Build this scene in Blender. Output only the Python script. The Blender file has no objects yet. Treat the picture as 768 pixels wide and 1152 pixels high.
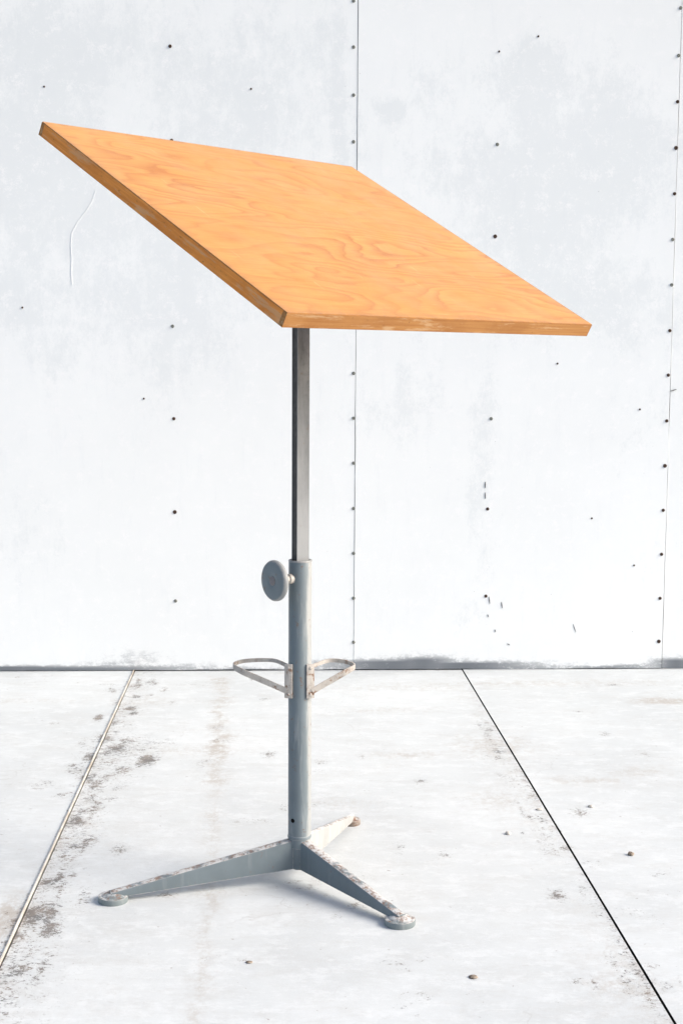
import bpy, bmesh, math, random
from mathutils import Vector, Matrix, noise
random.seed(4)
R = math.radians
C = bpy.context.scene.collection
sc = bpy.context.scene

# ---------------------------------------------------------------- camera
S = 1.1                       # metres per eye height unit
EYE = Vector((0, 0, S))
FPX, PITCH, ROLL = 1590.6, 0.1066, 0.0059
Fv = Vector((0, math.cos(PITCH), -math.sin(PITCH)))
U0 = Vector((0, math.sin(PITCH), math.cos(PITCH)))
R0 = Vector((1, 0, 0))
Rv = math.cos(ROLL) * R0 + math.sin(ROLL) * U0
Uv = -math.sin(ROLL) * R0 + math.cos(ROLL) * U0
cam_d = bpy.data.cameras.new('camera')
cam = bpy.data.objects.new('camera', cam_d)
C.objects.link(cam)
cam_d.sensor_fit = 'VERTICAL'
cam_d.sensor_height = 36
cam_d.lens = FPX / 1152 * 36
cam_d.clip_start = 0.05
cam_d.clip_end = 500
M = Matrix(((Rv.x, Uv.x, -Fv.x), (Rv.y, Uv.y, -Fv.y), (Rv.z, Uv.z, -Fv.z))).to_4x4()
cam.matrix_world = Matrix.Translation(EYE) @ M
sc.camera = cam

# ---------------------------------------------------------------- light
SUN_EL, SUN_AZ = 32.0, -10.0            # azimuth in degrees from +X towards +Y
sd = Vector((math.cos(R(SUN_AZ)) * math.cos(R(SUN_EL)), math.sin(R(SUN_AZ)) * math.cos(R(SUN_EL)), math.sin(R(SUN_EL))))
w = bpy.data.worlds.new('World')
sc.world = w
w.use_nodes = True
nt = w.node_tree
sky = nt.nodes.new('ShaderNodeTexSky')
sky.sky_type = 'NISHITA'
sky.sun_disc = False
sky.sun_elevation = R(SUN_EL)
sky.sun_rotation = R(90 - SUN_AZ)
sky.air_density = 1.0
sky.dust_density = 3.2
sky.ozone_density = 1.0
nt.links.new(sky.outputs[0], nt.nodes['Background'].inputs[0])
nt.nodes['Background'].inputs[1].default_value = 0.12
sun_d = bpy.data.lights.new('sun', 'SUN')
sun_d.energy = 2.0
sun_d.angle = R(30)
sun_d.color = (1.0, 0.965, 0.925)
sun = bpy.data.objects.new('sun', sun_d)
C.objects.link(sun)
sun.rotation_euler = sd.to_track_quat('Z', 'Y').to_euler()
sc.view_settings.view_transform = 'Standard'
sc.view_settings.look = 'None'
sc.view_settings.gamma = 1.0
sc.view_settings.exposure = 1.0

# ---------------------------------------------------------------- measuring
WYAW = 0.0464
WW = Vector((math.cos(WYAW), math.sin(WYAW), 0))
WN = Vector((-math.sin(WYAW), math.cos(WYAW), 0))
WY = 4.4959 * S


def ray(px, py):
    return Fv + Rv * ((px - 384) / FPX) - Uv * ((py - 576) / FPX)


def ground(px, py, z=0.0):
    d = ray(px, py)
    return EYE + d * ((z - EYE.z) / d.z)


def wall_uv(px, py):
    """photo measurement -> (metres along the wall, height) on the wall's face"""
    d = ray(px, py)
    p = EYE + d * (WY / d.dot(WN))
    return p.dot(WW), p.z


POLE = Vector((-0.077, 2.6396, 0)) * S
POLE.z = 0


def zpx(py):
    d = ray(338, py)
    t = POLE.y / d.y
    return (EYE + d * t).z


# ---------------------------------------------------------------- helpers
def tag(o, label=None, cat=None, group=None, kind=None):
    if label: o['label'] = label
    if cat: o['category'] = cat
    if group: o['group'] = group
    if kind: o['kind'] = kind
    return o


def link(name, me, mat, parent=None):
    o = bpy.data.objects.new(name, me)
    C.objects.link(o)
    if mat: me.materials.append(mat)
    if parent: o.parent = parent
    return o


def obj(name, bm, mat, parent=None, smooth=35, bevel=0, seg=2):
    if bevel:
        es = [e for e in bm.edges if len(e.link_faces) == 2 and e.calc_face_angle(0) > R(30)]
        bmesh.ops.bevel(bm, geom=es, offset=bevel, segments=seg, affect='EDGES', profile=0.5, clamp_overlap=True)
    bmesh.ops.recalc_face_normals(bm, faces=bm.faces)
    me = bpy.data.meshes.new(name)
    bm.to_mesh(me)
    bm.free()
    if smooth:
        me.shade_smooth()
        me.set_sharp_from_angle(angle=R(smooth))
    return link(name, me, mat, parent)


def frame(x, y, z, o=(0, 0, 0)):
    x, y, z, o = Vector(x), Vector(y), Vector(z), Vector(o)
    return Matrix(((x.x, y.x, z.x, o.x), (x.y, y.y, z.y, o.y), (x.z, y.z, z.z, o.z), (0, 0, 0, 1)))


def box(bm, x0, x1, y0, y1, z0, z1, m=None):
    vs = [bm.verts.new((x, y, z)) for z in (z0, z1) for (x, y) in ((x0, y0), (x1, y0), (x1, y1), (x0, y1))]
    for f in ((3, 2, 1, 0), (4, 5, 6, 7), (0, 1, 5, 4), (1, 2, 6, 5), (2, 3, 7, 6), (3, 0, 4, 7)):
        bm.faces.new([vs[i] for i in f])
    if m is not None:
        bmesh.ops.transform(bm, matrix=m, verts=vs)
    return vs


def lathe(bm, prof, n=48, m=None):
    """prof: list of (radius, z); radius 0 closes the end"""
    rings = []
    allv = []
    for r, z in prof:
        if r < 1e-7:
            v = bm.verts.new((0, 0, z)); rings.append([v]); allv.append(v)
        else:
            ring = [bm.verts.new((r * math.cos(2 * math.pi * i / n), r * math.sin(2 * math.pi * i / n), z)) for i in range(n)]
            rings.append(ring); allv += ring
    for a, b in zip(rings, rings[1:]):
        for i in range(n):
            j = (i + 1) % n
            if len(a) == 1 and len(b) == 1: continue
            if len(a) == 1: bm.faces.new((a[0], b[i], b[j]))
            elif len(b) == 1: bm.faces.new((a[i], a[j], b[0]))
            else: bm.faces.new((a[i], a[j], b[j], b[i]))
    if m is not None:
        bmesh.ops.transform(bm, matrix=m, verts=allv)
    return allv


def loft(bm, secs, cap=True):
    rs = [[bm.verts.new(p) for p in s] for s in secs]
    n = len(rs[0])
    for a, b in zip(rs, rs[1:]):
        for i in range(n):
            bm.faces.new((a[i], a[(i + 1) % n], b[(i + 1) % n], b[i]))
    if cap:
        bm.faces.new(rs[0][::-1]); bm.faces.new(rs[-1])


# ---------------------------------------------------------------- node helpers
class NT:
    def __init__(s, name):
        s.m = bpy.data.materials.new(name); s.m.use_nodes = True
        s.t = s.m.node_tree; s.b = s.t.nodes['Principled BSDF']

    def n(s, k, **kw):
        nd = s.t.nodes.new(k)
        for a, v in kw.items(): setattr(nd, a, v)
        return nd

    def l(s, a, b): s.t.links.new(a, b)

    def setin(s, nd, i, v):
        if v is None: return
        if hasattr(v, 'is_output'): s.l(v, nd.inputs[i])
        else: nd.inputs[i].default_value = v

    def coord(s, scale=(1, 1, 1), rot=(0, 0, 0), loc=(0, 0, 0), src=None):
        if src is None:
            src = s.n('ShaderNodeTexCoord').outputs['Object']
        m = s.n('ShaderNodeMapping'); s.l(src, m.inputs[0])
        m.inputs[1].default_value = loc; m.inputs[2].default_value = rot; m.inputs[3].default_value = scale
        return m.outputs[0]

    def noise(s, vec, scale, detail=6, rough=.6, dist=0):
        nd = s.n('ShaderNodeTexNoise'); s.l(vec, nd.inputs['Vector'])
        nd.inputs['Scale'].default_value = scale; nd.inputs['Detail'].default_value = detail
        nd.inputs['Roughness'].default_value = rough; nd.inputs['Distortion'].default_value = dist
        return nd.outputs[0]

    def ramp(s, v, *stops):
        nd = s.n('ShaderNodeValToRGB'); s.l(v, nd.inputs[0]); e = nd.color_ramp.elements
        while len(e) < len(stops): e.new(.5)
        for i, (p, c) in enumerate(stops):
            e[i].position = p
            e[i].color = (c, c, c, 1) if isinstance(c, (int, float)) else (*c, 1)
        return nd.outputs[0]

    def mr(s, v, a, b, c=0., d=1.):
        nd = s.n('ShaderNodeMapRange'); s.setin(nd, 0, v)
        for i, q in enumerate((a, b, c, d)): s.setin(nd, i + 1, q)
        return nd.outputs[0]

    def math(s, op, a, b=None, clamp=False):
        nd = s.n('ShaderNodeMath', operation=op, use_clamp=clamp); s.setin(nd, 0, a); s.setin(nd, 1, b)
        return nd.outputs[0]

    def mix(s, f, a, b, mode='MIX'):
        nd = s.n('ShaderNodeMix', data_type='RGBA', blend_type=mode)
        s.setin(nd, 0, f)
        s.setin(nd, 6, (*a, 1) if isinstance(a, tuple) and len(a) == 3 else a)
        s.setin(nd, 7, (*b, 1) if isinstance(b, tuple) and len(b) == 3 else b)
        return nd.outputs[2]

    def attr(s, name):
        return s.n('ShaderNodeAttribute', attribute_name=name).outputs['Fac']

    def bump(s, h, strength=.2, dist=.002):
        nd = s.n('ShaderNodeBump'); s.l(h, nd.inputs['Height'])
        nd.inputs['Strength'].default_value = strength; nd.inputs['Distance'].default_value = dist
        s.l(nd.outputs[0], s.b.inputs['Normal'])

    def out(s, col=None, rough=None, metal=None, spec=None):
        for k, v in (('Base Color', col), ('Roughness', rough), ('Metallic', metal), ('Specular IOR Level', spec)):
            if v is None: continue
            if hasattr(v, 'is_output'): s.l(v, s.b.inputs[k])
            else: s.b.inputs[k].default_value = (*v, 1) if isinstance(v, tuple) else v
        return s.m


# ---------------------------------------------------------------- materials
def wood(name, edge=False, tone=1.0, tint=(.66, .33, .115)):
    t = NT(name)
    if not edge:
        v = t.coord()
        big = t.noise(t.coord(scale=(.85, 3.3, 1.0)), 1.9, 2, .45, .35)
        # cathedral figure: contour lines of a slow, stretched field
        warp = t.noise(t.coord(scale=(2.2, 9, 1)), 3.2, 4, .55)
        f = t.math('ADD', t.math('MULTIPLY', big, 17.0), t.math('MULTIPLY', warp, 1.3))
        saw = t.math('FRACT', f)
        line = t.ramp(saw, (0., .25), (.12, 0.), (.45, .12), (.80, .55), (.92, .9), (1., .3))
        fine = t.noise(t.coord(scale=(6, 190, 30)), 1.6, 5, .6)
        pores = t.ramp(t.noise(t.coord(scale=(22, 520, 30)), 1.3, 2, .5), (.28, 1.), (.36, 0.))
        patch = t.noise(t.coord(scale=(1.6, 3, 1)), 2.3, 4, .6)
        col = t.mix(t.mr(patch, .3, .72), (.49, .236, .054), (.55, .285, .076))
        col = t.mix(t.math('MULTIPLY', line, t.mr(t.noise(v, 3.1, 2), .35, .65, .3, 1.)), col, (.37, .125, .025))
        col = t.mix(t.math('MULTIPLY', t.mr(fine, .40, .68), .55), col, (.44, .165, .042))
        col = t.mix(t.math('MULTIPLY', pores, .35), col, (.26, .09, .022))
        dark = t.ramp(t.noise(t.coord(scale=(3, 22, 1), loc=(.7, .3, 0)), 1.7, 4, .6), (.62, 0.), (.74, 1.))
        col = t.mix(t.math('MULTIPLY', dark, .6), col, (.38, .125, .034))
        st = t.ramp(t.noise(t.coord(scale=(3, 3, 1), loc=(2, 6, 0)), 1.4, 8, .7), (.52, 0.), (.66, 1.))
        col = t.mix(t.math('MULTIPLY', st, .22), col, (.42, .19, .075))
        sc2 = t.ramp(t.noise(t.coord(scale=(7, 130, 1), rot=(0, 0, .5)), 1.2, 3, .6), (.70, 0.), (.73, 1.))
        sc3 = t.ramp(t.noise(t.coord(scale=(120, 6, 1), rot=(0, 0, .3), loc=(3, 3, 0)), 1.2, 3, .6), (.70, 0.), (.73, 1.))
        col = t.mix(t.math('MULTIPLY', t.math('MAXIMUM', sc2, sc3), .35), col, (.80, .52, .26))
        nicks = t.ramp(t.noise(t.coord(loc=(4, 4, 0)), 55, 2, .5), (.775, 0.), (.79, 1.))
        col = t.mix(t.math('MULTIPLY', nicks, .7), col, (.17, .075, .03))
        # worn, slightly dirty rim
        a = t.attr('rim')
        rimn = t.math('MULTIPLY', a, t.mr(t.noise(t.coord(scale=(1, 1, 1)), 38, 5, .7), .35, .65))
        col = t.mix(t.math('MULTIPLY', rimn, .75), col, (.33, .15, .06))
        t.bump(fine, .12, .0006)
        rough = t.mr(t.noise(v, 9, 4), .3, .7, .30, .48)
        return t.out(col, rough, 0., .35)
    fine = t.noise(t.coord(scale=(5, 240, 240)), 1.4, 5, .62)
    patch = t.noise(t.coord(scale=(7, 12, 12)), 1.0, 5, .65)
    col = t.mix(t.mr(fine, .3, .75), tuple(c * tone for c in tint), (tint[0] * .72 * tone, tint[1] * .6 * tone, tint[2] * .52 * tone))
    col = t.mix(t.math('MULTIPLY', t.mr(patch, .42, .7), .6), col, (tint[0] * .58 * tone, tint[1] * .44 * tone, tint[2] * .4 * tone))
    spots = t.ramp(t.noise(t.coord(scale=(60, 160, 160)), 1., 3, .6), (.66, 0.), (.72, 1.))
    col = t.mix(t.math('MULTIPLY', spots, .6), col, (.10, .05, .03))
    bv = t.n('ShaderNodeBevel', samples=4); bv.inputs['Radius'].default_value = .0028
    g = t.n('ShaderNodeNewGeometry')
    dt = t.n('ShaderNodeVectorMath', operation='DOT_PRODUCT'); t.l(bv.outputs[0], dt.inputs[0]); t.l(g.outputs['Normal'], dt.inputs[1])
    e1 = t.math('MULTIPLY', t.mr(dt.outputs['Value'], .995, .90), t.ramp(t.noise(t.coord(scale=(12, 60, 60)), 1.5, 6, .75), (.40, .15), (.56, 1.)))
    col = t.mix(t.math('MULTIPLY', e1, .75), col, (.20, .095, .05))
    pale = t.ramp(t.noise(t.coord(scale=(9, 70, 70), loc=(3, 0, 0)), 1., 6, .7), (.54, 0.), (.62, 1.))
    col = t.mix(t.math('MULTIPLY', pale, .4), col, (.62, .45, .27))
    t.bump(fine, .2, .0006)
    return t.out(col, .6, 0., .12)


def paint(name, base=(.142, .174, .19), rust=.5, worn_top=.0, pale=.25, side=0., rt=.70):
    t = NT(name)
    v = t.coord()
    n1 = t.noise(v, 26, 6, .65)
    n2 = t.noise(v, 110, 5, .7)
    n3 = t.noise(t.coord(loc=(3, 1, 2)), 9, 4, .6)
    col = t.mix(t.mr(n3, .35, .7), tuple(c * .9 for c in base), tuple(c * 1.12 for c in base))
    streak = t.noise(t.coord(scale=(60, 60, 6)), 1., 5, .65)
    col = t.mix(t.math('MULTIPLY', t.mr(streak, .55, .8), pale), col, (.50, .50, .48))
    if side:
        # sunward side painted paler for its sunlit edge, worn in long ragged streaks
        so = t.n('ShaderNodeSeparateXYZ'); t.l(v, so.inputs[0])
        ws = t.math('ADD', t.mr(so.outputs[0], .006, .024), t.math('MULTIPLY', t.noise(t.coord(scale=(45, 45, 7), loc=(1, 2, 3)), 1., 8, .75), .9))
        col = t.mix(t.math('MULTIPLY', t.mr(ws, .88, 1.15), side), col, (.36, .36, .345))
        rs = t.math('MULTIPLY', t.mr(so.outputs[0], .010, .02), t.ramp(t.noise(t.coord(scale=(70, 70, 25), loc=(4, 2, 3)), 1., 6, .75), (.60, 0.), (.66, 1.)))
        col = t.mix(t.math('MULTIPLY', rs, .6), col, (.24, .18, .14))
    g = t.n('ShaderNodeNewGeometry')
    sep = t.n('ShaderNodeSeparateXYZ'); t.l(g.outputs['Normal'], sep.inputs[0])
    bv = t.n('ShaderNodeBevel', samples=4); bv.inputs['Radius'].default_value = .0022
    dt = t.n('ShaderNodeVectorMath', operation='DOT_PRODUCT'); t.l(bv.outputs[0], dt.inputs[0]); t.l(g.outputs['Normal'], dt.inputs[1])
    edge = t.mr(dt.outputs['Value'], .99, .90)
    if worn_top:
        # wear where feet rub: only on the upward faces of the legs
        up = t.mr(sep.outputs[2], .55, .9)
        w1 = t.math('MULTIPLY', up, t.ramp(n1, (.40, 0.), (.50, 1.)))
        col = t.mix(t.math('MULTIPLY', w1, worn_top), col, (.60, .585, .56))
        w2 = t.math('MULTIPLY', up, t.ramp(t.noise(v, 75, 9, .82), (.51, 0.), (.56, 1.)))
        col = t.mix(t.math('MULTIPLY', w2, .85), col, (.17, .095, .06))
    r1 = t.ramp(t.noise(t.coord(loc=(5, 2, 7)), 60, 6, .7), (rt, 0.), (rt + .05, 1.))
    col = t.mix(t.math('MULTIPLY', r1, rust), col, (.16, .085, .05))
    chips = t.math('MULTIPLY', edge, t.ramp(n2, (.36, 0.), (.50, 1.)))
    col = t.mix(t.math('MULTIPLY', chips, .8), col, (.50, .46, .42))
    t.bump(n2, .12, .0006)
    return t.out(col, t.mr(n1, .3, .7, .38, .6), 0., .5)


def steel(name, lo=(.22, .225, .225), hi=(.50, .50, .49), metal=.35, rust=.35, rough=(.32, .55), shade_grad=False, rth=.60):
    t = NT(name)
    v = t.coord()
    n = t.noise(t.coord(scale=(30, 30, 8)), 1., 7, .7)
    n2 = t.noise(v, 90, 6, .7)
    col = t.mix(t.mr(n, .36, .64), lo, hi)
    col = t.mix(t.math('MULTIPLY', t.mr(n2, .5, .66), .5), col, tuple(c * .8 for c in lo))
    if shade_grad:
        # paler lower down: the board's shade on the upper post, put into the colour
        sz = t.n('ShaderNodeSeparateXYZ'); t.l(v, sz.inputs[0])
        wz = t.math('ADD', t.mr(sz.outputs[2], 1.45, .70), t.math('MULTIPLY', t.mr(t.noise(t.coord(scale=(40, 40, 5)), 1., 6, .7), .3, .7), .5))
        col = t.mix(t.mr(wz, .45, 1.15, 0., .85), col, (.34, .345, .345))
    r = t.ramp(t.noise(t.coord(loc=(2, 5, 1)), 45, 7, .72), (rth, 0.), (rth + .08, 1.))
    col = t.mix(t.math('MULTIPLY', r, rust), col, (.19, .10, .055))
    t.bump(n2, .15, .0005)
    return t.out(col, t.mr(n2, .3, .7, *rough), metal, .5)


M_wood = wood('plywood_face')
M_edge = wood('edge_band', True, .66)
M_side = wood('side_band', True, 1.0, (.90, .35, .075))  # brighter copy of the band wood, bounced light put into its tint
M_paint = paint('blue_grey_enamel', rust=.6, rt=.62, pale=.3)
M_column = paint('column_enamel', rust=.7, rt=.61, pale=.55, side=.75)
M_rim = paint('rubbed_rim_enamel', base=(.24, .25, .25), rust=.6, pale=.8)
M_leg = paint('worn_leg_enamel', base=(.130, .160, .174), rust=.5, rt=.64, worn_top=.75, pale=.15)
M_leg_lit = paint('sunlit_leg_enamel', base=(.33, .335, .325), rust=.6, worn_top=.85, pale=.8)  # paler copy for the rear leg: sunlight put into the colour, some worn patches
M_tip = paint('rusty_tip_enamel', base=(.20, .16, .13), rust=.9, rt=.5, worn_top=.5, pale=.3)
M_foot = paint('foot_enamel', base=(.17, .20, .205), rust=.4, worn_top=.8, pale=.4)
M_post = steel('bare_steel', lo=(.07, .077, .082), hi=(.24, .245, .25), metal=.1, shade_grad=True)
M_slot = steel('slot_shade', lo=(.012, .013, .014), hi=(.03, .032, .033), metal=.2, rust=.1, rough=(.5, .7))  # near-black, the shade inside the post's groove put into the colour
M_strap = steel('rusty_strap', lo=(.34, .31, .28), hi=(.52, .48, .43), metal=.1, rust=.9, rough=(.5, .7), rth=.54)
M_pink = paint('knob_cap_paint', base=(.16, .145, .15), rust=.2, pale=.1)
M_dark = steel('dark_steel', lo=(.05, .052, .055), hi=(.12, .12, .12), metal=.3, rust=.3)
_t = NT('blackness'); M_black = _t.out((.006, .006, .006), .9, 0., .1)
_t = NT('screw_rust'); M_screw = _t.out(_t.mix(_t.mr(_t.noise(_t.coord(), 300, 3), .35, .65), (.10, .052, .03), (.035, .03, .028)), .7, .2, .3)
_t = NT('screw_zinc'); M_screw2 = _t.out(_t.mix(_t.mr(_t.noise(_t.coord(), 300, 3), .35, .65), (.13, .14, .12), (.30, .30, .27)), .5, .5, .5)
_t = NT('pebble_stone'); M_stone = _t.out(_t.mix(_t.mr(_t.noise(_t.coord(), 150, 3), .35, .65), (.12, .09, .065), (.35, .29, .23)), .9, 0., .2)
_t = NT('dark_joint'); M_joint = _t.out(_t.mix(_t.mr(_t.noise(_t.coord(), 14, 5, .7), .35, .65), (.004, .004, .004), (.012, .011, .010)), .95, 0., .1)


def wall_mat():
    t = NT('wall_paint')
    v = t.coord()
    col = t.mix(t.mr(t.noise(v, 1.3, 7, .68), .38, .64), (.79, .802, .795), (.825, .835, .826))
    # scuffed cooler areas with ragged outline, streaky vertically
    sc_ = t.noise(t.coord(scale=(1, 1, .6)), 2.4, 14, .86)
    m = t.ramp(t.math('ADD', sc_, t.math('MULTIPLY', t.attr('scuff'), .30)), (.60, 0.), (.68, 1.))
    col = t.mix(t.math('MULTIPLY', m, .45), col, (.655, .682, .69))
    br = t.ramp(t.noise(t.coord(scale=(9, 1, 1.6), loc=(4, 0, 2)), 2.3, 8, .75), (.54, 0.), (.70, 1.))
    col = t.mix(t.math('MULTIPLY', br, .18), col, (.62, .65, .68))
    scr = t.ramp(t.noise(t.coord(scale=(60, 1, 5), rot=(0, .35, 0)), 1.1, 6, .7), (.66, 0.), (.70, 1.))
    col = t.mix(t.math('MULTIPLY', scr, .35), col, (.85, .85, .845))
    scr2 = t.ramp(t.noise(t.coord(scale=(6, 1, 60), rot=(0, .5, 0), loc=(1, 0, 3)), 1.1, 6, .7), (.69, 0.), (.72, 1.))
    col = t.mix(t.math('MULTIPLY', scr2, .25), col, (.45, .47, .49))
    wh = t.ramp(t.noise(t.coord(loc=(7, 0, 1)), 18, 12, .9), (.53, 0.), (.58, 1.))
    col = t.mix(t.math('MULTIPLY', wh, .75), col, (.845, .843, .836))
    # specks
    sp = t.ramp(t.noise(t.coord(loc=(1, 0, 9)), 75, 3, .5), (.76, 0.), (.79, 1.))
    col = t.mix(t.math('MULTIPLY', sp, .7), col, (.22, .22, .22))
    # grime along the bottom edge
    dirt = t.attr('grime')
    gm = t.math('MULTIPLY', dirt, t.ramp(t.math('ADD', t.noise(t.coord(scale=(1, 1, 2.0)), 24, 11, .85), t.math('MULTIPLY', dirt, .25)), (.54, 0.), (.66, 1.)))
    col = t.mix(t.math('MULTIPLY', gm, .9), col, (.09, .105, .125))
    t.bump(t.noise(v, 22, 6, .7), .10, .002)
    return t.out(col, .6, 0., .25)


def floor_mat():
    t = NT('floor_paint')
    v = t.coord()
    n = t.noise(v, 1.7, 8, .7)
    col = t.mix(t.mr(n, .38, .64), (.505, .522, .518), (.58, .597, .59))
    # weathered grey-brown film, ragged and finely broken
    st = t.ramp(t.noise(t.coord(scale=(1, 2.1, 1)), 5.5, 13, .86), (.49, 0.), (.60, 1.))
    col = t.mix(t.math('MULTIPLY', st, .30), col, (.43, .42, .395))
    st2 = t.ramp(t.noise(t.coord(scale=(1, 2.0, 1), loc=(3, 8, 0)), 22, 12, .88), (.56, 0.), (.64, 1.))
    area = t.mr(t.noise(t.coord(loc=(6, 1, 0)), 2.6, 4, .6), .40, .62)
    col = t.mix(t.math('MULTIPLY', t.math('MULTIPLY', st2, area), .55), col, (.36, .33, .295))
    # chalky white scrapes
    wh = t.ramp(t.noise(t.coord(scale=(1, 1.6, 1), loc=(9, 2, 0)), 11, 12, .86), (.50, 0.), (.58, 1.))
    col = t.mix(t.math('MULTIPLY', wh, .45), col, (.65, .665, .66))
    scr = t.ramp(t.noise(t.coord(scale=(6, 90, 1), rot=(0, 0, .25)), 1.2, 6, .7), (.62, 0.), (.66, 1.))
    col = t.mix(t.math('MULTIPLY', scr, .3), col, (.68, .68, .675))
    crk = t.n('ShaderNodeTexVoronoi', feature='DISTANCE_TO_EDGE')
    wv = t.n('ShaderNodeVectorMath', operation='ADD'); t.l(v, wv.inputs[0])
    wn = t.n('ShaderNodeTexNoise'); t.l(v, wn.inputs['Vector']); wn.inputs['Scale'].default_value = 9; wn.inputs['Detail'].default_value = 6
    ws = t.n('ShaderNodeVectorMath', operation='SCALE'); t.l(wn.outputs[1], ws.inputs[0]); ws.inputs['Scale'].default_value = .12
    t.l(ws.outputs[0], wv.inputs[1]); t.l(wv.outputs[0], crk.inputs['Vector']); crk.inputs['Scale'].default_value = 3.1
    ck = t.math('MULTIPLY', t.mr(crk.outputs[0], .006, .0), t.mr(t.noise(t.coord(loc=(2, 2, 0)), 3.0, 3), .52, .62))
    col = t.mix(t.math('MULTIPLY', ck, .35), col, (.34, .32, .30))
    # soft brown streaks
    b = t.attr('brown')
    bn = t.math('MULTIPLY', t.mr(b, 0., .6), t.ramp(t.math('ADD', t.noise(t.coord(scale=(1.3, 1, 1)), 26, 12, .88), t.math('MULTIPLY', b, .13)), (.50, 0.), (.60, 1.)))
    col = t.mix(t.math('MULTIPLY', bn, .75), col, (.37, .325, .275))
    # black-brown mould that gathers by the joints
    d = t.attr('dirt')
    f1 = t.math('ADD', t.math('MULTIPLY', t.noise(t.coord(scale=(1, 1.3, 1)), 46, 10, .88, .8), .6), t.math('MULTIPLY', t.noise(t.coord(scale=(1, 1.2, 1), loc=(5, 1, 0)), 150, 5, .8), .4))
    dn = t.ramp(t.math('ADD', f1, t.math('MULTIPLY', d, .165)), (.58, 0.), (.605, 1.))
    dn = t.math('MULTIPLY', dn, t.mr(d, .02, .2))
    tint = t.mix(t.mr(t.noise(t.coord(loc=(8, 8, 0)), 18, 4, .6), .4, .6), (.065, .06, .058), (.16, .12, .09))
    col = t.mix(t.math('MULTIPLY', dn, .85), col, tint)
    halo = t.math('MULTIPLY', t.mr(d, .1, .9), t.mr(t.noise(v, 45, 10, .88), .46, .58))
    col = t.mix(t.math('MULTIPLY', halo, .25), col, (.30, .27, .24))
    sp = t.ramp(t.noise(t.coord(loc=(1, 5, 9)), 70, 3, .5), (.73, 0.), (.76, 1.))
    col = t.mix(t.math('MULTIPLY', sp, .6), col, (.22, .185, .16))
    t.bump(t.noise(v, 60, 10, .8), .3, .002)
    return t.out(col, t.mr(n, .3, .7, .5, .75), 0., .25)


M_wall = wall_mat()
M_floor = floor_mat()


# ---------------------------------------------------------------- floor (wall-aligned frame: a = along wall, b = towards wall)
def fp(a, b, z=0.):
    return WW * a + WN * b + Vector((0, 0, z))


def inv(p):
    return p.dot(WW), p.dot(WN)


SEAM_L = inv(ground(148, 760))[0] * .5 + inv(ground(0, 1095))[0] * .5
SEAM_R = inv(ground(524, 757))[0] * .5 + inv(ground(752, 1152))[0] * .5
B_END = WY + .008

dirt_spots, brown_spots = [], []


def spot(lst, px, py, rx, ry, s):
    a, b = inv(ground(px, py)); lst.append((a, b, rx, ry, s))


# mould to the right of the left joint, dark spots elsewhere
for px, py, rx, ry, s in ((135, 845, .10, .16, .95), (120, 875, .08, .12, .7), (155, 835, .10, .05, .5), (150, 775, .06, .14, .75),
                          (95, 925, .05, .12, .8), (75, 955, .035, .10, .8), (45, 1010, .03, .06, .5), (30, 1045, .05, .04, .9), (10, 1075, .05, .06, .9),
                          (48, 885, .05, .04, .5), (75, 897, .05, .02, .7), (60, 815, .02, .02, .6), (118, 772, .10, .02, .4), (10, 1035, .04, .10, .35),
                          (10, 1110, .03, .03, .6), (560, 850, .05, .12, .5), (575, 880, .03, .10, .5), (545, 815, .04, .15, .4), (610, 940, .02, .08, .5),
                          (660, 1010, .02, .06, .4), (730, 1110, .04, .06, .5), (715, 1030, .05, .03, .4), (450, 1085, .05, .03, .5), (460, 1125, .04, .03, .5),
                          (285, 925, .06, .02, .55), (372, 985, .06, .05, .55), (410, 1020, .05, .05, .5), (340, 1000, .06, .03, .4), (265, 1082, .05, .02, .4),
                          (215, 770, .1, .03, .4), (340, 905, .08, .03, .4)):
    spot(dirt_spots, px, py, rx, ry, s)
rnd = random.Random(11)
y_ = 765.
while y_ < 1150:
    k_ = (y_ - 765) / 385
    px_ = 249 - 24 * k_ + rnd.gauss(0, 2.5)
    amp = (.75 if y_ < 880 else .5) * (.35 + .75 * (.5 + .5 * noise.noise(Vector((y_ * .035, 3, 1)))))
    spot(brown_spots, px_, y_, rnd.uniform(.012, .034) * (1.25 if y_ < 880 else .8), rnd.uniform(.03, .07), amp)
    y_ += 5 + 5 * k_
for px, py, rx, ry, s in ((160, 790, .12, .10, .3), (205, 845, .2, .06, .3), (380, 905, .10, .05, .3),
                          (555, 840, .12, .14, .45), (460, 775, .4, .05, .3), (600, 770, .6, .06, .35), (745, 790, .12, .05, .7), (460, 850, .1, .05, .4),
                          (660, 880, .14, .04, .4), (720, 870, .1, .06, .35), (10, 1035, .05, .12, .7), (0, 790, .3, .04, .3), (700, 1110, .08, .06, .4),
                          (560, 900, .08, .1, .35), (430, 800, .15, .05, .3)):
    spot(brown_spots, px, py, rx, ry, s)


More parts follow.
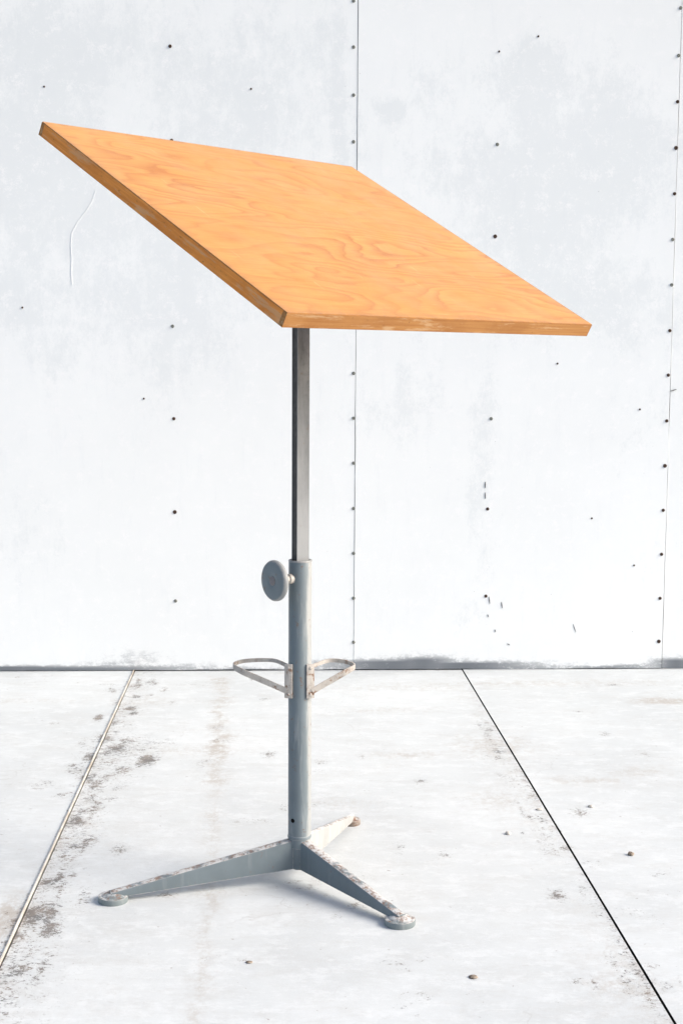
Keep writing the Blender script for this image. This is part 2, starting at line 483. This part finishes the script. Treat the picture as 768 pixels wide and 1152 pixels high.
# break each stained area into many small uneven ones
_new = []
for (a_, b_, rx, ry, s_) in dirt_spots:
    _new.append((a_, b_, rx, ry, s_ * .45))
    for _ in range(9):
        _new.append((a_ + rnd.gauss(0, rx * .65), b_ + rnd.gauss(0, ry * .65), rx * rnd.uniform(.12, .35), ry * rnd.uniform(.15, .4), s_ * rnd.uniform(.5, 1.15)))
for _ in range(46):          # trail of mould along the left joint
    py_ = rnd.uniform(765, 1095)
    g_ = inv(ground(148 - 148 * (py_ - 760) / 335, py_))
    _new.append((g_[0] + abs(rnd.gauss(0, .045)), g_[1], rnd.uniform(.008, .03), rnd.uniform(.015, .07), rnd.uniform(.35, .95)))
for _ in range(26):
    py_ = rnd.uniform(790, 1150)
    g_ = inv(ground(524 + 228 * (py_ - 757) / 395, py_))
    _new.append((g_[0] - abs(rnd.gauss(0, .03)), g_[1], rnd.uniform(.006, .02), rnd.uniform(.015, .06), rnd.uniform(.3, .8)))
for _ in range(60):
    _new.append((rnd.uniform(-1.1, 1.4), rnd.uniform(2.2, 4.9), rnd.uniform(.008, .03), rnd.uniform(.01, .04), rnd.uniform(.2, .6)))
dirt_spots = _new


def field(lst, a, b):
    v = 0.
    for (x, y, rx, ry, s) in lst:
        if abs(b - y) > 3 * ry: continue
        q = ((a - x) / rx) ** 2 + ((b - y) / ry) ** 2
        if q < 9: v = max(v, s * math.exp(-q * .9)) if v < s else v
    return v


floor = None


def slab(a0, a1, b0, b1, z, dz, right_dirt=0, fine=False):
    """one big floor sheet, thickness dz, with dirt strengths stored per vertex"""
    bm = bmesh.new()
    def steps(lo, hi, f0, f1, fs, cs):
        out = [lo]
        while out[-1] < hi - 1e-6:
            out.append(min(hi, out[-1] + (fs if f0 <= out[-1] < f1 else cs)))
        return out
    AS, BS = steps(a0, a1, -1.35, 1.75, .0125, .1), steps(b0, b1, 1.9, 9, .0125, .1)
    na, nb = len(AS) - 1, len(BS) - 1
    top = [[bm.verts.new(fp(p, q, z)) for q in BS] for p in AS]
    for i in range(na):
        for j in range(nb):
            bm.faces.new((top[i][j], top[i + 1][j], top[i + 1][j + 1], top[i][j + 1]))
    rim = [top[i][0] for i in range(na + 1)] + [top[na][j] for j in range(1, nb + 1)] + [top[i][nb] for i in range(na - 1, -1, -1)] + [top[0][j] for j in range(nb - 1, 0, -1)]
    low = [bm.verts.new(v.co - Vector((0, 0, dz))) for v in rim]
    k = len(rim)
    for i in range(k):
        bm.faces.new((rim[i], low[i], low[(i + 1) % k], rim[(i + 1) % k]))
    o = obj('floor_slab', bm, M_floor, floor, smooth=0)
    me = o.data
    me.materials.append(M_joint)       # the cut sides of the slab take the near-black joint colour
    for f in me.polygons:
        if abs(f.normal.z) < .5: f.material_index = 1
    for nm, lst in (('dirt', dirt_spots), ('brown', brown_spots)):
        at = me.attributes.new(nm, 'FLOAT', 'POINT')
        vals = []
        for v in me.vertices:
            a, b = inv(v.co)
            val = field(lst, a, b)
            if nm == 'dirt':
                nz = .5 + .5 * noise.noise(Vector((b * 2.3, a, 1)))
                if SEAM_L - .01 < a < SEAM_L + .4: val = max(val, .75 * nz * math.exp(-(a - SEAM_L) / .075))
                if a <= SEAM_L: val = max(val, .35 * nz * math.exp((a - SEAM_L) / .02))
                if a < SEAM_R: val = max(val, .62 * nz * math.exp((a - SEAM_R) / .035))
                else: val = max(val, .25 * nz * math.exp(-(a - SEAM_R) / .02))
                val = max(val, .35 * (.5 + .5 * noise.noise(Vector((a * 3, 4, 1)))) * math.exp((b - WY) / .04))
            else:
                if a < SEAM_R: val = max(val, .45 * (.5 + .5 * noise.noise(Vector((b * 1.9, 5, 1)))) * math.exp((a - SEAM_R) / .09))
                if a > SEAM_L: val = max(val, .40 * (.5 + .5 * noise.noise(Vector((b * 1.7, 8, 1)))) * math.exp(-(a - SEAM_L) / .1))
            vals.append(val)
        at.data.foreach_set('value', vals)
    return o


bm = bmesh.new()
bmesh.ops.create_grid(bm, x_segments=1, y_segments=1, size=60)
bmesh.ops.translate(bm, verts=bm.verts, vec=(0, 0, -.03))
floor = tag(obj('floor', bm, M_joint, None, smooth=0), kind='structure')
GAP = .0021
slab(-6, SEAM_L - .002, -3, B_END, .004, .03)
slab(SEAM_L + .0030, SEAM_R - GAP, -3, B_END, .0025, .030, fine=True)
slab(SEAM_R + GAP, 6, -3, B_END, .004, .03)
# thin metal lip along the left joint
bm = bmesh.new()
n = 90
for k in range(n):
    b0 = 1.2 + (B_END - 1.2) * k / n; b1 = 1.2 + (B_END - 1.2) * (k + 1) / n
box(bm, SEAM_L - .0036, SEAM_L - .0006, -3, B_END - .002, -.02, .0075, frame(WW, WN, (0, 0, 1)))
t_ = NT('lip_paint')
c_ = t_.mix(t_.ramp(t_.noise(t_.coord(scale=(1, 1, 1)), 9, 6, .7), (.42, 0.), (.66, 1.)), (.60, .58, .53), (.36, .31, .25))
M_lip = t_.out(c_, .7, 0., .3)
obj('joint_strip', bm, M_lip, floor, smooth=0)

# ---------------------------------------------------------------- wall
wall = bpy.data.objects.new('panelled_wall', None)
C.objects.link(wall)
wall.location = fp(0, WY)
wall.rotation_euler = (0, 0, WYAW)
tag(wall, 'tall white painted wall of screwed sheet panels behind the drafting table', 'wall')
# wall local frame: x along wall, y into wall (front face at y = 0), z up
SEAM_C = sum(wall_uv(400.2, y)[0] for y in (10, 380, 745)) / 3
SEAM_F = sum(wall_uv(x, y)[0] for x, y in ((766.5, 20), (756, 380), (742.5, 745))) / 3
HT = 3.4
bm = bmesh.new()
box(bm, -6, 6, .016, .10, -.02, HT - .02)
obj('backing', bm, M_joint, wall, smooth=0)

scuffs = []
for px, py, rx, rz, s in ((60, 60, .35, .2, .8), (40, 170, .3, .25, .8), (120, 240, .4, .3, .7), (250, 130, .35, .3, .7), (170, 340, .4, .3, .6), (300, 60, .3, .2, .5),
                          (20, 340, .3, .3, .6), (590, 85, .18, .14, .9), (610, 240, .35, .3, .8), (690, 180, .25, .3, .7), (620, 330, .4, .2, .7), (480, 100, .1, .1, .5),
                          (440, 125, .06, .05, .8), (540, 480, .07, .35, .6), (460, 420, .2, .3, .5), (700, 480, .2, .2, .4), (30, 590, .2, .2, .35),
                          (380, 110, .03, .5, .7)):
    u, z = wall_uv(px, py); scuffs.append((u, z, rx, rz, s))
grimes = []
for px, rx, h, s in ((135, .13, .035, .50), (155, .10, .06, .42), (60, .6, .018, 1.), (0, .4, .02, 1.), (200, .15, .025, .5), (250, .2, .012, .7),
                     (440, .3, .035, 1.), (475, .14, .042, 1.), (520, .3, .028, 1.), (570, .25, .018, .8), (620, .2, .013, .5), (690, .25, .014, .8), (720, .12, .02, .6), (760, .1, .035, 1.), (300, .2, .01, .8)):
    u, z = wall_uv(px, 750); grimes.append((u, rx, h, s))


def panel(x0, x1, y=0.):
    bm = bmesh.new()
    zs = [.0065 + .0065 * i for i in range(24)]
    while zs[-1] < HT: zs.append(zs[-1] + .06)
    nx = max(4, int((x1 - x0) / .025))
    g = []
    for i in range(nx + 1):
        x = x0 + (x1 - x0) * i / nx
        col = []
        for j, z in enumerate(zs):
            dz = .003 * noise.noise(Vector((x * 3, 0, 2))) + .0015 * noise.noise(Vector((x * 17, 0, 2))) if j == 0 else 0
            wob = .0016 * noise.noise(Vector((x * 1.3, z * 1.1, y * 50 + x0)))
            ex = 0
            if i in (0, nx): ex = .0011 * noise.noise(Vector((z * 7, x0, 1))) + .0006 * noise.noise(Vector((z * 31, x0, 1)))
            col.append(bm.verts.new((x + ex, y + wob, z + dz)))
        g.append(col)
    for i in range(nx):
        for j in range(len(zs) - 1):
            bm.faces.new((g[i][j], g[i + 1][j], g[i + 1][j + 1], g[i][j + 1]))
    m = len(zs)
    rim = [g[i][0] for i in range(nx + 1)] + [g[nx][j] for j in range(1, m)] + [g[i][m - 1] for i in range(nx - 1, -1, -1)] + [g[0][j] for j in range(m - 2, 0, -1)]
    low = [bm.verts.new(v.co + Vector((0, .010, 0))) for v in rim]
    for i in range(len(rim)):
        bm.faces.new((rim[i], low[i], low[(i + 1) % len(rim)], rim[(i + 1) % len(rim)]))
    o = obj('wall_panel', bm, M_wall, wall, smooth=50)
    me = o.data
    sa = me.attributes.new('scuff', 'FLOAT', 'POINT'); ga = me.attributes.new('grime', 'FLOAT', 'POINT')
    sv, gv = [], []
    for v in me.vertices:
        x, _, z = v.co
        s = 0
        for (a, b, rx, rz, k) in scuffs:
            q = ((x - a) / rx) ** 2 + ((z - b) / rz) ** 2
            if q < 8: s = max(s, k * math.exp(-q * .7))
        sv.append(s)
        g_ = 0
        for (a, rx, h, k) in grimes:
            q = ((x - a) / rx) ** 2
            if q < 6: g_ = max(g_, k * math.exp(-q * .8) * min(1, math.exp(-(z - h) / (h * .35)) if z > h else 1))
        gv.append(g_)
    sa.data.foreach_set('value', sv); ga.data.foreach_set('value', gv)
    return o


p_left = panel(-4.5, SEAM_C - .0008, 0.)
p_mid = panel(SEAM_C + .0008, SEAM_F - .001, -.0015)
p_right = panel(SEAM_F + .001, 4.5, .001)


def make_screw(m, r):
    bm = bmesh.new()
    lathe(bm, [(0, .0026), (.0012, .0026), (.0014, .0014), (r * .45, .0014), (r * .55, .0026), (r * .8, .0022), (r, .0008), (r, -.002), (0, -.002)], 14,
          frame((1, 0, 0), (0, 0, 1), (0, -1, 0)))
    me = bpy.data.meshes.new('screw')
    bmesh.ops.recalc_face_normals(bm, faces=bm.faces)
    bm.to_mesh(me); bm.free(); me.materials.append(m); me.shade_smooth()
    return me


ME_S = {'r': make_screw(M_screw, .0058), 'z': make_screw(M_screw2, .0060), 's': make_screw(M_screw, .0034), 'b': make_screw(M_screw, .0068)}


def screw(px, py, k='r'):
    u, z = wall_uv(px, py)
    par = p_left if u < SEAM_C else (p_mid if u < SEAM_F else p_right)
    yy = {p_left.name: 0., p_mid.name: -.0015}.get(par.name, .001)
    o = bpy.data.objects.new('screw', ME_S[k])
    C.objects.link(o)
    o.parent = par
    o.location = (u, yy - .0004, z)
    o.rotation_euler = (0, random.uniform(0, 6), 0)


for y in (1, 53, 107, 159.5, 420, 470.5, 521, 572, 622.5, 673, 722.5): screw(397.6, y, 'z')
for x, y, k in ((191.5, 52, 'r'), (193.2, 158, 'r'), (194.3, 367, 'z'), (195.7, 471, 'r'), (196.8, 576, 'b'), (197.6, 676, 'z'), (50, 97.5, 's'), (282.5, 100, 's'), (25.5, 346, 's'),
                (162, 448.5, 's'),
                (561, 58, 's'), (605, 41, 's'), (559, 162.5, 'z'), (556.5, 266, 'b'), (552, 471, 'z'), (548, 572.5, 'r'), (546, 670.5, 'r'), (626.5, 409, 's'),
                (765, 9, 'z'), (762.7, 62.5, 'z'), (761.5, 114.5, 'r'), (759.7, 166.5, 'b'), (758, 218, 'r'), (756, 269.5, 'z'), (754.8, 320.5, 'z'), (752.7, 372, 'r'),
                (751, 422, 'r'), (749.2, 473.5, 'r'), (747.2, 524, 'b'), (745.3, 574, 'r'), (743.4, 623.5, 'r'), (741.7, 673, 'r'), (740.3, 721.5, 'b'),
                (719, 460.5, 's'), (665, 583, 's'), (712.5, 636, 's')):
    screw(x, y, k)
# scratches gouged in the middle panel
bm = bmesh.new()
for x0, y0, x1, y1, wd in ((545.5, 542, 545.3, 549, 1.6), (545.3, 554, 545.6, 561, 1.4), (549.5, 671, 550.5, 679, 1.5), (563.5, 677, 564.5, 684, 1.6), (548, 691, 549, 694, 1.5),
                           (556, 708, 557, 711, 1.5), (570, 724, 573, 725.5, 1.5), (644, 702, 647, 711, 1.2), (753, 440, 760, 438, 1.4)):
    a = wall_uv(x0, y0); b = wall_uv(x1, y1)
    d = Vector((b[0] - a[0], 0, b[1] - a[1])); L = d.length; d.normalize(); nn = Vector((-d.z, 0, d.x))
    q = wd * .0011
    P = [Vector((a[0], 0, a[1])) + d * (L * s) + nn * (q * e * wf) for s, e, wf in ((0, 1, .3), (0, -1, .3), (.5, -1, 1), (1, -1, .4), (1, 1, .4), (.5, 1, .8))]
    lo = [bm.verts.new(p + Vector((0, -.0036, 0))) for p in P]
    hi = [bm.verts.new(p + Vector((0, .002, 0))) for p in P]
    bm.faces.new(lo)
    for i in range(6): bm.faces.new((lo[i], lo[(i + 1) % 6], hi[(i + 1) % 6], hi[i]))
o = obj('scratch_marks', bm, M_dark, p_mid, smooth=0)

bm = bmesh.new()
pl_ = [(108, 214), (104, 226), (98, 236), (88, 249), (81, 262), (80, 276), (81, 290), (80.5, 306), (81.5, 320)]
P = [Vector((wall_uv(*q)[0], 0, wall_uv(*q)[1])) for q in pl_]
ra, rb = [], []
for i, p in enumerate(P):
    d = (P[min(i + 1, len(P) - 1)] - P[max(0, i - 1)]).normalized(); nn = Vector((-d.z, 0, d.x)) * (.0002 + .0003 * abs(noise.noise(p * 9)) * 2 if 0 < i < len(P) - 1 else .0002)
    ra.append([bm.verts.new(p + nn * e + Vector((0, y, 0))) for e, y in ((-1, .002), (-1, -.0013), (1, -.0013), (1, .002))])
for a, b in zip(ra, ra[1:]):
    for i in range(4): bm.faces.new((a[i], a[(i + 1) % 4], b[(i + 1) % 4], b[i]))
bm.faces.new(ra[0]); bm.faces.new(ra[-1])
q = NT('chalk'); M_chalk = q.out(q.mix(q.mr(q.noise(q.coord(), 60, 5, .7), .4, .6), (.76, .765, .765), (.84, .84, .835)), .8, 0., .1)
obj('paint_drip', bm, M_chalk, p_left, smooth=0)

# ---------------------------------------------------------------- pebbles and grit on the floor
pebs = [(709, 962, .0075, 'small dark brown pebble lying alone on the right floor slab'),
        (571, 938.5, .0065, 'small beige pebble on the floor between the right foot and the right joint'),
        (664, 908, .006, 'small pale pebble lying on the right floor slab nearer the wall'),
        (532, 1100, .0075, 'flat dark chip on the floor below the right foot of the table'),
        (606, 911, .007, 'small white paint flake beside the right floor joint'),
        (280, 1083, .0055, 'flat brownish chip on the floor in front of the table')]
for px, py, r, lab in pebs:
    bm = bmesh.new()
    bmesh.ops.create_icosphere(bm, subdivisions=2, radius=r)
    sx = random.uniform(1.0, 1.5); flat = .3 if 'flat' in lab or 'flake' in lab else .62
    for v in bm.verts:
        k = 1 + .28 * noise.noise(v.co * 150 + Vector((px, 0, 0)))
        v.co = Vector((v.co.x * sx * k, v.co.y * k, max(v.co.z, -r * .55) * flat * k))
    mz = min(v.co.z for v in bm.verts)
    for v in bm.verts: v.co.z -= mz
    mat = M_stone
    if 'white' in lab or 'pale' in lab or 'beige' in lab:
        q = NT('pale_stone'); mat = q.out(q.mix(q.mr(q.noise(q.coord(), 160, 3), .35, .65), (.40, .36, .30), (.62, .59, .54)), .9, 0., .2)
    z = .004 if inv(ground(px, py))[0] > SEAM_R else .0025
    o = obj('pebble', bm, mat, None, smooth=180)
    o.location = ground(px, py, z) + Vector((0, 0, .0002))
    tag(o, lab, 'pebble', 'bits of grit on the floor')

# ---------------------------------------------------------------- the drafting table
T = bpy.data.objects.new('drafting_table', None)
C.objects.link(T)
T.location = POLE
tag(T, 'drafting table with tilted orange plywood board on a blue grey steel pedestal', 'drafting table')


def add(name, bm, mat, parent=None, **kw):
    """mesh in world axes with the origin on the floor under the post"""
    return obj(name, bm, mat, parent or T, **kw)


RT = .0241
z_hub0, z_hub1, z_col = .030, zpx(941), zpx(630)
bm = bmesh.new()
lathe(bm, [(RT - .0025, z_hub1 - .02), (RT, z_hub1 - .02), (RT, z_col - .002), (RT - .0008, z_col), (RT - .0030, z_col), (RT - .0032, z_col - .002), (RT - .0032, z_hub1 - .02), (RT - .0025, z_hub1 - .02)], 64)
column = add('column', bm, M_column)
bm = bmesh.new()
lathe(bm, [(RT - .0034, z_col - .003), (RT + .0005, z_col - .003), (RT + .0006, z_col - .0005), (RT, z_col + .0006), (RT - .0028, z_col + .0006), (RT - .0034, z_col), (RT - .0034, z_col - .003)], 64)
add('collar_rim', bm, M_rim, column)
# black disc painting the dark inside of a small hole, low on the column's left
va = R(-125)
nv = Vector((math.cos(va), math.sin(va), 0))
zh = zpx(920)
bm = bmesh.new()
hx = Vector((-nv.y, nv.x, 0))
lathe(bm, [(0, -.004), (.0046, -.004), (.0046, .0004), (.0042, .0006), (0, .0006)], 20, frame(hx, (0, 0, 1), nv, nv * (RT - .0002) + Vector((0, 0, zh))))
add('hole_disc', bm, M_black, column)

# guide plug in the column's mouth
bm = bmesh.new()
lathe(bm, [(0, z_col - .004), (RT - .0034, z_col - .004), (RT - .0034, z_col - .02), (0, z_col - .02)], 48)
add('guide_bush', bm, M_paint, column)

# inner post: square section with a grooved left face
PA = R(27)
ex = Vector((math.cos(PA), math.sin(PA), 0)); ey = Vector((-math.sin(PA), math.cos(PA), 0))
h = .0135
zt = 1.275
bm = bmesh.new()
prof = [(-h, -h), (h, -h), (h, h), (-h, h), (-h, h - .0018), (-h + .009, h - .0018), (-h + .009, -h + .0018), (-h, -h + .0018)]
loft(bm, [[ex * x + ey * y + Vector((0, 0, z)) for x, y in prof] for z in (z_col - .15, z_col + .2, zt)])
post = add('post', bm, M_post, bevel=.0007, smooth=40)
bm = bmesh.new()
# near-black strip filling the groove, painting in its deep shade
loft(bm, [[ex * x + ey * y + Vector((0, 0, z)) for x, y in ((-h + .0088, -h + .0022), (-h + .0012, -h + .0022), (-h + .0012, h - .0022), (-h + .0088, h - .0022))] for z in (z_col - .14, zt - .004)])
add('groove_shade', bm, M_slot, post, smooth=0)

# clamping knob
ka = math.radians(-141)
kn = Vector((math.cos(ka), math.sin(ka), 0))
kx = Vector((-kn.y, kn.x, 0))
zk = zpx(650)
KM = frame(kx, (0, 0, 1), kn, Vector((0, 0, zk)))
bm = bmesh.new()
lathe(bm, [(0, .058), (.034, .058), (.0395, .0600), (.0415, .064), (.0412, .0685), (.0385, .0715), (.034, .0725), (.020, .0722), (.0125, .0722), (.0105, .0712), (0, .0712)], 64, KM)
knob = add('knob', bm, M_paint)
bm = bmesh.new()
lathe(bm, [(.0405, .0602), (.0421, .0622), (.0424, .0640), (.0421, .0675), (.0405, .0700), (.0396, .0706), (.0390, .0690), (.0390, .0602), (.0405, .0602)], 64, KM)
add('knob_rim', bm, M_rim, knob)
bm = bmesh.new()
lathe(bm, [(0, .0708), (.0095, .0708), (.0095, .0722), (.0085, .0728), (0, .0728)], 32, KM)
add('knob_cap', bm, M_pink, knob)
bm = bmesh.new()
lathe(bm, [(0, RT - .004), (.0105, RT - .004), (.0105, RT + .006), (.0075, RT + .008), (.0075, .0585), (0, .0585)], 32, KM)
add('knob_spindle', bm, M_strap, knob)

# two bent strap brackets
zb0, zb1 = zpx(783), zpx(745)
for sgn in (-1, 1):
    nm = 'strap_bracket'
    bm = bmesh.new()
    xc = sgn * .0225 + (-.0005)
    # plate standing tangentially on the near side of the column
    yaw = R(-14) if sgn < 0 else R(20)
    cx_, sx_ = math.cos(yaw), math.sin(yaw)
    pm = frame((cx_, sx_, 0), (-sx_, cx_, 0), (0, 0, 1), (xc, -.019, (zb0 + zb1) / 2))
    hh = (zb1 - zb0) / 2
    box(bm, -.0085, .0085, -.0022, .0022, -hh, hh, pm)
    br = add(nm, bm, M_strap, bevel=.0008)
    for dz in (-hh + .008, hh - .008):
        bm = bmesh.new()
        lathe(bm, [(0, .0018), (.0022, .0016), (.0032, .0006), (.0034, -.001), (0, -.001)], 16,
              pm @ Matrix.Translation((0, -.0022, dz)) @ frame((1, 0, 0), (0, 0, 1), (0, -1, 0)))
        add('rivet', bm, M_strap, br)
    # hoop of flat bar: from the plate's foot out to the tip and back round to the plate's head
    xs = sgn * .026
    tip = sgn * (.140 if sgn < 0 else .114)
    zl, zr = zpx(775), zpx(750)
    A = Vector((xs, -.020, zl)); Bp = Vector((tip + sgn * -.018, .000, zpx(755.5))); Tp = Vector((tip, .018, zpx(751)))
    Dp = Vector((tip + sgn * -.022, .040, zpx(748.5))); Ep = Vector((sgn * .060, .044, zpx(748))); Fp = Vector((sgn * .028, .016, zpx(750.5)))
    ctrl = [A, A.lerp(Bp, .5), Bp, Tp, Dp, Ep, Fp]
    pts = []
    ext = [ctrl[0] * 2 - ctrl[1]] + ctrl + [ctrl[-1] * 2 - ctrl[-2]]
    for i in range(1, len(ext) - 2):
        p0, p1, p2, p3 = ext[i - 1:i + 3]
        for k in range(10):
            t = k / 10
            pts.append(.5 * ((2 * p1) + (p2 - p0) * t + (2 * p0 - 5 * p1 + 4 * p2 - p3) * t * t + (3 * p1 - p0 - 3 * p2 + p3) * t ** 3))
    pts.append(ctrl[-1])
    bm = bmesh.new()
    secs = []
    for i, p in enumerate(pts):
        d = (pts[min(i + 1, len(pts) - 1)] - pts[max(i - 1, 0)]).normalized()
        side = d.cross(Vector((0, 0, 1))).normalized(); up = side.cross(d).normalized()
        hw = .0062 * (1 - .35 * min(1, max(0, (i - 20) / 15)))
        secs.append([p + side * a * .0013 + up * b * hw for a, b in ((-1, -1), (1, -1), (1, 1), (-1, 1))])
    loft(bm, secs)
    add('hoop', bm, M_strap, br, bevel=.0005, seg=1)

# hub
bm = bmesh.new()
lathe(bm, [(0, z_hub0), (.016, z_hub0), (.0195, z_hub0 + .002), (.0215, z_hub0 + .005), (.0215, z_hub1 - .004), (RT + .0006, z_hub1 - .001), (RT + .0012, z_hub1 + .003), (RT, z_hub1 + .006), (RT - .002, z_hub1 + .006), (0, z_hub1 + .004)], 64)
add('hub', bm, M_paint)

# legs: tapered folded box sections ending in round foot pads
feet = [ground(127.5, 1015), ground(449.5, 1041), ground(395, 928)]
for k, fpnt in enumerate(feet):
    fl = fpnt - POLE; fl.z = 0
    L = fl.length; d = fl.normalized(); s = Vector((-d.y, d.x, 0))
    bm = bmesh.new()
    secs = []
    N = 26
    r0, r1 = .017, L + .006
    for i in range(N + 1):
        t = i / N
        r = r0 + (r1 - r0) * t
        top = (z_hub1 - .003) * (1 - t) + .024 * t
        bot = (z_hub0 + .003) * (1 - t) + .012 * t
        bot = max(bot, .012)
        hw = (.0130 * (1 - t) + .0105 * t) * (.72 if k == 2 else 1)
        sec = []
        # rounded top, open folded bottom
        c = .0050
        for (yy, zz) in ((-hw, bot), (-hw, top - c), (-hw + c * .3, top - c * .3), (-hw + c, top), (0, top + .0012), (hw - c, top), (hw - c * .3, top - c * .3), (hw, top - c), (hw, bot),
                         (hw - .002, bot), (hw - .002, top - c - .001), (-hw + .002, top - c - .001), (-hw + .002, bot)):
            sec.append(d * r + s * yy + Vector((0, 0, zz)))
        secs.append(sec)
    loft(bm, secs)
    leg = add('leg', bm, M_leg_lit if k == 2 else M_leg, smooth=40)
    bm = bmesh.new()
    rr = .0305 if k < 2 else .0215  # rear leg and pad built slim, their glare-washed outline put into the shape
    lathe(bm, [(0, .0), (rr - .003, .0), (rr - .0008, .0012), (rr, .004), (rr, .0125), (rr - .0006, .0145), (rr - .003, .0155), (rr - .007, .0150), (rr - .010, .0170), (rr * .4, .0205), (0, .0215)], 48,
          Matrix.Translation(d * L))
    add('foot_pad', bm, M_tip if k == 2 else M_foot, leg)

# ---------------------------------------------------------------- board
BC = Vector((-.0324, 2.6397, 1.2461)) * S
BW, BD, BY, BT, TH = .7924 * S, .7263 * S, .7956, .503, .0275
u = Vector((math.cos(BY), math.sin(BY), 0))
v0 = Vector((-math.sin(BY), math.cos(BY), 0))
v = v0 * math.cos(BT) + Vector((0, 0, 1)) * math.sin(BT)
nrm = u.cross(v).normalized()
BM = frame(u, v, nrm, BC - POLE)
board = bpy.data.objects.new('tilting_board', None)


def badd(name, bm, mat, parent, **kw):
    o = obj(name, bm, mat, parent, **kw)
    return o


EB = .0095      # width of the edge bands
bm = bmesh.new()
nx, ny = 40, 36
X0, X1, Y0, Y1 = -BW / 2 + .0006, BW / 2 - .0006, -BD / 2 + .0006, BD / 2 - .0006
top = [[bm.verts.new((X0 + (X1 - X0) * i / nx, Y0 + (Y1 - Y0) * j / ny, 0)) for j in range(ny + 1)] for i in range(nx + 1)]
for i in range(nx):
    for j in range(ny):
        bm.faces.new((top[i][j], top[i + 1][j], top[i + 1][j + 1], top[i][j + 1]))
rim = [top[i][0] for i in range(nx + 1)] + [top[nx][j] for j in range(1, ny + 1)] + [top[i][ny] for i in range(nx - 1, -1, -1)] + [top[0][j] for j in range(ny - 1, 0, -1)]
low = [bm.verts.new(q.co + Vector((0, 0, -.0018))) for q in rim]
for i in range(len(rim)):
    bm.faces.new((rim[i], low[i], low[(i + 1) % len(rim)], rim[(i + 1) % len(rim)]))
tb = obj('tabletop', bm, M_wood, T, smooth=0)
tb.matrix_local = BM
at = tb.data.attributes.new('rim', 'FLOAT', 'POINT')
at.data.foreach_set('value', [max(0., 1 - min(BW / 2 - abs(q.co.x), BD / 2 - abs(q.co.y)) / .022) for q in tb.data.vertices])
# core with the lower face
bm = bmesh.new()
box(bm, -BW / 2 + EB, BW / 2 - EB, -BD / 2 + EB, BD / 2 - EB, -TH + .0004, -.0019)
c_ = obj('core', bm, M_edge, tb, smooth=0)
# edge bands: the near and far ones run through to the corners
for nm, (x0, x1, y0, y1) in (('n', (-BW / 2, BW / 2, -BD / 2, -BD / 2 + EB)), ('f', (-BW / 2, BW / 2, BD / 2 - EB, BD / 2)),
                             ('l', (-BW / 2, -BW / 2 + EB, -BD / 2 + EB + .0004, BD / 2 - EB - .0004)), ('r', (BW / 2 - EB, BW / 2, -BD / 2 + EB + .0004, BD / 2 - EB - .0004))):
    bm = bmesh.new()
    L = max(x1 - x0, y1 - y0)
    if nm in 'nf':
        m4 = Matrix.Identity(4); vs = (x0, x1, y0, y1)
        box(bm, *vs, -TH, -.0016)
        o = obj('edge_band', bm, M_edge, tb, bevel=.0011, smooth=40)
    else:
        # built along local x so that the grain runs along the band
        hl = (y1 - y0) / 2
        box(bm, -hl, hl, -(x1 - x0) / 2, (x1 - x0) / 2, -TH, -.0016)
        o = obj('edge_band', bm, M_side, tb, bevel=.0011, smooth=40)
        o.matrix_local = Matrix.Translation(((x0 + x1) / 2, (y0 + y1) / 2, 0)) @ Matrix.Rotation(R(90), 4, 'Z')
# mounting plate and hinge under the board
bm = bmesh.new()
box(bm, -.11, .11, -.09, .09, -TH - .0045, -TH - .0004)
pl = obj('mounting_plate', bm, M_paint, T, bevel=.001)
pl.matrix_local = BM
px_ = BM.inverted() @ Vector((0, 0, zt))
for sx_ in (-1, 1):
    bm = bmesh.new()
    x0 = px_.x + sx_ * .024
    zb = px_.z - .012
    vs = []
    prof = [(px_.y - .05, -TH - .0045), (px_.y + .05, -TH - .0045), (px_.y + .020, zb), (px_.y - .020, zb)]
    loft(bm, [[(x, y, z) for y, z in prof] for x in (x0 - .002, x0 + .002)])
    e_ = obj('hinge_ear', bm, M_paint, pl, bevel=.0006)
bm = bmesh.new()
lathe(bm, [(0, -.034), (.009, -.034), (.009, .034), (0, .034)], 24, frame((0, 1, 0), (0, 0, 1), (1, 0, 0), px_ + Vector((0, 0, .004))))
obj('hinge_bolt', bm, M_dark, pl)
